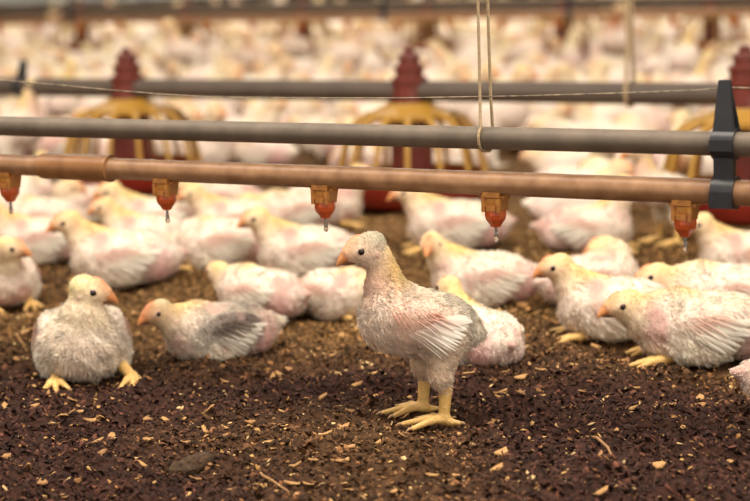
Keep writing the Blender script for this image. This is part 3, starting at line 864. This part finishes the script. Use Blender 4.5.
feeder0 = make_feeder(); feeder_used = [False]
FEEDERS = []
def feeder(base, t, label, group):
    o = copy_tree(feeder0) if feeder_used[0] else feeder0
    feeder_used[0] = True
    P = base + DIR * t
    o.location = (P[0], P[1], 0.0); o.rotation_euler = (0, 0, LANG + 0.2 * math.sin(t * 9))
    tag(o, label, 'feeder', group); FEEDERS.append((P[0], P[1])); return o

def feed_tube(base, t0, t1, label, hang=()):
    root = empty('feed_tube', (base[0], base[1], 0), LANG)
    MB().tube([(t, 0, FZ) for t in np.linspace(t0, t1, 30)], 0.0225, 28).build('tube', M['pipe_dark'], root)
    for t in hang:
        mb = MB(); n = 16
        mb.tube([(t - 0.012, 0, FZ), (t + 0.012, 0, FZ)], 0.0262, 18)
        mb.hexa([(t - 0.012, -0.006, FZ + 0.022), (t + 0.012, -0.006, FZ + 0.022), (t + 0.012, 0.006, FZ + 0.022), (t - 0.012, 0.006, FZ + 0.022),
                 (t + 0.004, -0.005, FZ + 0.066), (t + 0.018, -0.005, FZ + 0.066), (t + 0.018, 0.005, FZ + 0.066), (t + 0.004, 0.005, FZ + 0.066)])
        mb.build('hanger_clip', M['black'], root)
    return tag(root, label, 'feed tube')
TF = lambda px: on_line(baseF, px, FZ)
feed_tube(baseF, -3.2, 3.6, 'dark grey feed tube running behind the drinker line through the red towers', hang=[TF(22)])
feeder(baseF, TF(128), 'red and yellow pan feeder at left behind the pipe coupler', 'pan feeders')
feeder(baseF, TF(410), 'red and yellow pan feeder in the middle behind the standing chick', 'pan feeders')
feeder(baseF, TF(745), 'red and yellow pan feeder at the right edge behind the black hanger', 'pan feeders')
FB = ground_at(190, 57); baseG = np.array([FB[0], FB[1], 0])
feed_tube(baseG, -5, 6, 'far feed tube hidden behind the drinker line at the top of the picture')
TG = [0.75 * k for k in range(-1, 6)]
names = ['leftmost', 'second from left', 'third from left', 'fourth from left', 'fifth from left', 'sixth from left', 'seventh from left']
for q, t in zip(names, TG):
    x, y, s_ = pixel_of(baseG + DIR * t + UPV * 0.1)
    if -20 < x < 770: feeder(baseG, t, 'blurred far pan feeder below the top pipes, ' + q, 'far pan feeders')

# cords
Pc = base1 + DIR * T(486.5)
mb = MB(); gz = bz + 0.052; rr = 0.0150
loop = [(-0.0015, -rr * math.cos(a), gz + rr * math.sin(a)) for a in np.linspace(0.9, -math.pi / 2, 9)] + [(0.0035, rr * math.sin(a), gz - rr * math.cos(a)) for a in np.linspace(0.1, 2.2, 9)]
pts = [(-0.002, -0.002, 1.6), (-0.0025, -0.004, 0.9), (-0.0025, -0.006, gz + 0.06)] + loop + [(0.0048, 0.006, gz + 0.05), (0.0030, 0.002, 0.9), (0.0025, 0.0, 1.6)]
mb.tube(pts, 0.0018, 8)
cord = mb.build('hanging_cord', M['cord'], loc=(Pc[0], Pc[1], 0)); cord.rotation_euler = (0, 0, LANG)
tag(cord, 'doubled beige cord looped under the grey pipe, hanging from above', 'cord')
Pd = baseF + DIR * TF(630)
mb = MB(); r2 = 0.0255
pts = [(0, -0.002, 1.6), (0, -0.010, FZ + 0.10)] + [(0, -r2 * math.cos(a), FZ + r2 * math.sin(a)) for a in np.linspace(0.5, -math.pi / 2, 8)] + [(0.003, r2 * math.sin(a), FZ - r2 * math.cos(a)) for a in np.linspace(0.15, 2.6, 8)] + [(0.004, 0.004, FZ + 0.1), (0.004, 0.0, 1.6)]
mb.tube(pts, 0.0042, 8)
cord2 = mb.build('hanging_cord', M['cord'], loc=(Pd[0], Pd[1], 0)); cord2.rotation_euler = (0, 0, LANG)
tag(cord2, 'single blurred cord hanging down to the dark feed tube, right of the doubled cord', 'cord')

# ------------------------------------------------------------------ crowd of chicks behind
CROWD = []
def crowd_kind(neck, yaw, seed, pal=PAL, h=0.0065, wide=1.0):
    pr, hd = sit_prims(neck, yaw, pal, low=True, plump=wide)
    V, F = surface(pr, h); col, fl = prim_mix(pr, V)
    lump = np.sin(V[:, 0] * 130 + seed) * np.sin(V[:, 2] * 150) * np.sin(V[:, 1] * 120 + seed)
    V = V + unit(V - V.mean(0)) * (lump * 0.002 * np.clip(fl / 8, 0, 1))[:, None]
    return V, F, col
CP = dict(PAL); CP['nape'] = lin(236, 220, 178); CP['crown'] = lin(236, 218, 172); CP['neck'] = lin(238, 224, 192)
pk = dict(CP); pk['rear'] = lin(222, 184, 174); pk['chest'] = lin(228, 196, 182); pk['wing'] = lin(230, 200, 190)
wh = dict(CP); wh['nape'] = CREAM
for a in (('up', 0, 1, CP), ('up', 70, 2, pk), ('mid', -40, 3, wh), ('low', 0, 4, wh), ('down', 0, 5, pk), ('tuck', 140, 6, wh), ('up', -80, 7, wh)):
    CROWD.append(crowd_kind(*a))
sv = []; 
prs = stand_prims(low=True)
Vs, Fs = surface(prs + [C((-0.011, .031, .04), (-0.0085, .031, .006), .008, .007, lin(205, 158, 84), 0, .004), C((0.0045, -.031, .04), (0.008, -.031, .006), .008, .007, lin(205, 158, 84), 0, .004),
                        C((-0.0085, .031, .006), (.03, .034, .004), .006, .004, lin(205, 158, 84), 0, .004), C((0.008, -.031, .006), (.046, -.034, .004), .006, .004, lin(205, 158, 84), 0, .004)], 0.006)
CROWD.append((Vs, Fs, prim_mix(prs, Vs)[0]))
CM = []
for V, F, c in CROWD:
    o = mesh_obj('broiler_chick', V, F, M['bird'], cols=c); CM.append(o.data); bpy.data.objects.remove(o)

cell = {}
def ok_circle(x, y, r):
    i, j = int(math.floor(x / 0.15)), int(math.floor(y / 0.15))
    for a in (-1, 0, 1):
        for b in (-1, 0, 1):
            for (u, v, q) in cell.get((i + a, j + b), ()):
                if (u - x) ** 2 + (v - y) ** 2 < ((q + r) * 1.06) ** 2: return False
    return True
def add_circle(x, y, r): cell.setdefault((int(math.floor(x / 0.15)), int(math.floor(y / 0.15))), []).append((x, y, r))
for c in placed: add_circle(*c)
def free_pixel(px, py):
    """where the photograph shows the crowd rather than bare litter"""
    if py < 172: return True
    if py < 196: return not (235 < px < 345) and not (470 < px < 560)
    if py < 226: return px < 60 or 560 < px
    return False
spots = []
g = np.random.default_rng(5)
for it in range(90000):
    # uniform over the floor in view
    y = math.sqrt(3.2 ** 2 + g.random() * (14.5 ** 2 - 3.2 ** 2)); x = (g.random() - 0.5) * 2 * (0.235 * y + 0.12)
    px, py, s_ = pixel_of((x, y, 0))
    if not free_pixel(px, py) or px < -40 or px > 790: continue
    if any((x - a) ** 2 + (y - b) ** 2 < 0.28 ** 2 or (b > 6 and abs(x - a * y / b) < 0.17 and 0 < b - y < 1.25) for a, b in FEEDERS): continue
    th = g.random() * 2 * math.pi; sc = (0.98 + 0.24 * g.random()) * (1.0 + 0.14 * min(1, max(0, (y - 4) / 4)))
    c, d = math.cos(th), math.sin(th)
    cs = [(x + c * 0.042 * sc, y + d * 0.042 * sc, 0.050 * sc), (x - c * 0.042 * sc, y - d * 0.042 * sc, 0.048 * sc)]
    if all(ok_circle(*q) for q in cs):
        for q in cs: add_circle(*q)
        spots.append((x, y, th, sc, px, py))
spots.sort(key=lambda s: s[1])
POSE = ['head up', 'head turned aside', 'looking round', 'resting', 'head down', 'dozing', 'looking back', 'standing']
def column(px):
    for x, n in ((60, 'left edge'), (195, 'near left feeder'), (330, 'left of middle feeder'), (480, 'near middle feeder'), (620, 'right of doubled cord'), (900, 'towards right edge')):
        if px < x: return n
def facing(th):
    return ['right', 'away', 'left', 'camera'][int(((math.degrees(th) + 45) % 360) // 90)]
def zone(k, th, px, py):
    z = ('white chick', 'behind near pipes') if py > 120 else ('blurred white chick', 'between feeder lines') if py > 62 else ('far blurred chick', 'below top pipes')
    return f'{z[0]} {POSE[k]}, facing {facing(th)}, {column(px)}, {z[1]}', 'crowd of chicks ' + z[1]
NEAR = 270
rest = ([], [], []); nb = 0
for i, (x, y, th, sc, px, py) in enumerate(spots):
    k = int(g.choice(8, p=[.2, .12, .14, .14, .1, .12, .12, .06] if y < 5 else [.08, .06, .17, .27, .15, .17, .06, .04]))
    if i < NEAR:
        o = bpy.data.objects.new('broiler_chick', CM[k]); COL.objects.link(o)
        o.location = (x, y, -0.003); o.rotation_euler = (0, 0, th); o.scale = (sc,) * 3
        lb, gr = zone(k, th, px, py); tag(o, lb, 'chick', gr)
    else:
        V, F, c = CROWD[k]; ca, sa = math.cos(th), math.sin(th)
        W = V * sc; W = np.stack([W[:, 0] * ca - W[:, 1] * sa + x, W[:, 0] * sa + W[:, 1] * ca + y, W[:, 2] - 0.003], 1)
        rest[0].append(W); rest[1].append(F + nb); rest[2].append(c * (0.9 + 0.2 * g.random())); nb += len(V)
if rest[0]:
    o = mesh_obj('distant_chicks', np.concatenate(rest[0]), np.concatenate(rest[1]), M['bird'], cols=np.concatenate(rest[2]))
    tag(o, 'mass of blurred white chicks farthest away at the top', 'chicks', kind='stuff')
print('CROWD', len(spots))

# ------------------------------------------------------------------ loose litter
def flakes(n, ylo, yhi, smin, smax, colf, seed, tilt, xs=0.30, pale=None):
    g = np.random.default_rng(seed)
    y = np.sqrt(ylo ** 2 + g.random(n) * (yhi ** 2 - ylo ** 2)); x = (g.random(n) - 0.5) * 2 * (xs * y)
    if pale is not None:
        keep = g.random(n) < pale(x, y); x, y = x[keep], y[keep]; n = len(x)
    sz = smin + (smax - smin) * g.random(n) ** 2.2; el = 0.22 + 0.6 * g.random(n)
    th = g.random(n) * 2 * math.pi
    nrm = unit(np.stack([g.normal(size=n) * tilt, g.normal(size=n) * tilt, np.ones(n)], 1))
    a = unit(np.cross(nrm, np.stack([np.sin(th), np.cos(th), 0 * th], 1))); b = np.cross(nrm, a)
    z = litter_z(x, y) + 0.001 + sz * 0.22 * tilt
    c = np.stack([x, y, z], 1)
    VV = []
    for k in range(5):
        an = 2 * math.pi * k / 5 + g.normal(size=n) * 0.25; r = 0.75 + 0.5 * g.random(n)
        p = c + a * (np.cos(an) * r * sz / 2)[:, None] + b * (np.sin(an) * r * sz / 2 * el)[:, None]
        VV.append(p)
    VV.append(c + nrm * (sz * 0.14)[:, None])
    V = np.stack(VV, 1).reshape(-1, 3); k = np.arange(n) * 6
    F = np.concatenate([np.stack([k + i, k + (i + 1) % 5, k + 5], 1) for i in range(5)])
    return V, F, np.repeat(colf(g, n, x, y), 6, axis=0)
def dark_col(g, n, x, y):
    d = dryness(x, y)[:, None]; base = np.array(lin(60, 37, 29)) * (1 - d) + np.array(lin(110, 82, 48)) * d
    base = np.where(g.random((n, 1)) < 0.16, base * np.array([2.3, 2.1, 1.9]), base)
    return base * (0.35 + 1.4 * g.random((n, 1)) ** 1.6)
def pale_col(g, n, x, y):
    pal = np.array([lin(196, 154, 98), lin(172, 128, 76), lin(150, 104, 60), lin(210, 176, 124), lin(128, 90, 56)])
    return pal[g.integers(0, 5, n)] * (0.7 + 0.45 * g.random((n, 1)))
chip_density = lambda x, y: 0.4 + 0.6 * dryness(x, y)
V, F, c = flakes(110000, 1.6, 3.4, 0.003, 0.012, dark_col, 1, 0.8, xs=0.26)
tag(mesh_obj('litter_crumbs', V, F, M['crumb'], cols=c, smooth=False), 'dark crumbs and fibres of the trodden litter', 'litter', kind='stuff')
V, F, c = flakes(46000, 1.6, 4.2, 0.0025, 0.011, pale_col, 2, 0.5, pale=chip_density)
tag(mesh_obj('wood_shavings', V, F, M['crumb'], cols=c, smooth=False), 'small pale wood shavings mixed into the litter', 'litter', kind='stuff')

# the larger chips, one by one
chip_meshes = []
g = np.random.default_rng(3)
for v in range(8):
    n = 6; mb = MB(); L_ = 0.011 + 0.005 * g.random(); W_ = L_ * (0.35 + 0.35 * g.random()); hh = 0.0012
    rim = [(math.cos(2 * math.pi * k / n + 0.3 * g.normal()) * L_ / 2 * (0.8 + 0.4 * g.random()), math.sin(2 * math.pi * k / n) * W_ / 2 * (0.8 + 0.4 * g.random())) for k in range(n)]
    bend = 0.12 * g.normal() / L_ * 0.02
    zz = lambda x: x * x / L_ * 0.5
    Vt = [(x, y, zz(x)) for x, y in rim] + [(x * 0.93, y * 0.93, zz(x) + hh) for x, y in rim]
    mb.add(Vt, [tuple(range(n - 1, -1, -1)), tuple(range(n, 2 * n))] + [(k, (k + 1) % n, n + (k + 1) % n, n + k) for k in range(n)])
    o = mb.build('wood_chip', M['chip'] if v % 3 else M['chip2'], smooth=False); chip_meshes.append(o.data); bpy.data.objects.remove(o)
cnt = 0
while cnt < 290:
    y = math.sqrt(1.72 ** 2 + g.random() * (2.75 ** 2 - 1.72 ** 2)); x = (g.random() - 0.5) * 0.44 * y
    if g.random() > chip_density(np.array([x]), np.array([y]))[0] * 0.9 + 0.1: continue
    if any((x - u) ** 2 + (y - v) ** 2 < (q * 0.9) ** 2 for (u, v, q) in placed[4:]): continue
    o = bpy.data.objects.new('wood_chip', chip_meshes[cnt % 8]); COL.objects.link(o)
    o.location = (x, y, float(litter_z(x, y)) + 0.0025); o.rotation_euler = (g.normal() * 0.3, g.normal() * 0.3, g.random() * 6.28)
    s_ = 0.75 + 0.6 * g.random(); o.scale = (s_, s_, s_)
    px, py, _ = pixel_of((x, y, 0))
    where = ('at the bottom edge' if py > 470 else 'in front of the chicks' if py > 385 else 'among the sitting chicks') + (', far left' if px < 150 else ', left of the standing chick' if px < 380 else ', by the standing chick' if px < 480 else ', right of the standing chick' if px < 620 else ', far right')
    tag(o, ('small ' if s_ < 0.95 else 'larger ' if s_ > 1.2 else '') + ('pale' if (cnt % 8) % 3 else 'brown') + ' wood chip ' + where, 'wood chip', 'wood chips on the litter'); cnt += 1

# clod and straw in the foreground
P = ground_at(190, 462); pr = [C((-0.020, 0, 0.010), (0.016, 0.004, 0.014), 0.010, 0.013, (0, 0, 0), 0, 0.006), E((0.022, 0.002, 0.012), (0.012, 0.012, 0.010), (0, 0, 0), 0, 0.006), E((-0.004, -0.006, 0.008), (0.016, 0.012, 0.008), (0, 0, 0), 0, 0.006)]
V, F = surface(pr, 0.0022)
V = V + unit(V - V.mean(0)) * (np.sin(V[:, 0] * 900) * np.sin(V[:, 1] * 800 + 1) * np.sin(V[:, 2] * 900) * 0.0016)[:, None] + 0.004 * np.stack([vnoise(V[:, 0] * 160, V[:, 2] * 160 + 7 * i, 60 + i) for i in range(3)], 1) + 0.003 * np.stack([vnoise(V[:, 0] * 420, V[:, 1] * 420 + V[:, 2] * 300 + 7 * i, 70 + i) for i in range(3)], 1)
o = mesh_obj('litter_clod', V, F, M['clod']); o.location = (P[0], P[1], float(litter_z(P[0], P[1])) - 0.002); o.rotation_euler = (0, 0, 0.5); o.scale = (0.85, 0.8, 0.8)
tag(o, 'elongated olive-brown clod lying on the litter in the left foreground', 'clod')
for q, lb in (([(260, 465), (263, 474), (272, 482), (289, 492)], 'thin curved straw on the litter right of the clod'), ([(586, 436), (597, 441), (608, 450), (611, 462)], 'thin bent straw on the litter in the right foreground')):
    pp = [ground_at(*u) for u in q]; o0 = pp[0]
    mb = MB().tube([(u[0] - o0[0], u[1] - o0[1], float(litter_z(u[0], u[1])) + 0.006) for u in pp], [0.0012, 0.0017, 0.0015, 0.0010], 7)
    tag(mb.build('straw_stem', M['straw'], loc=(o0[0], o0[1], 0)), lb, 'straw')
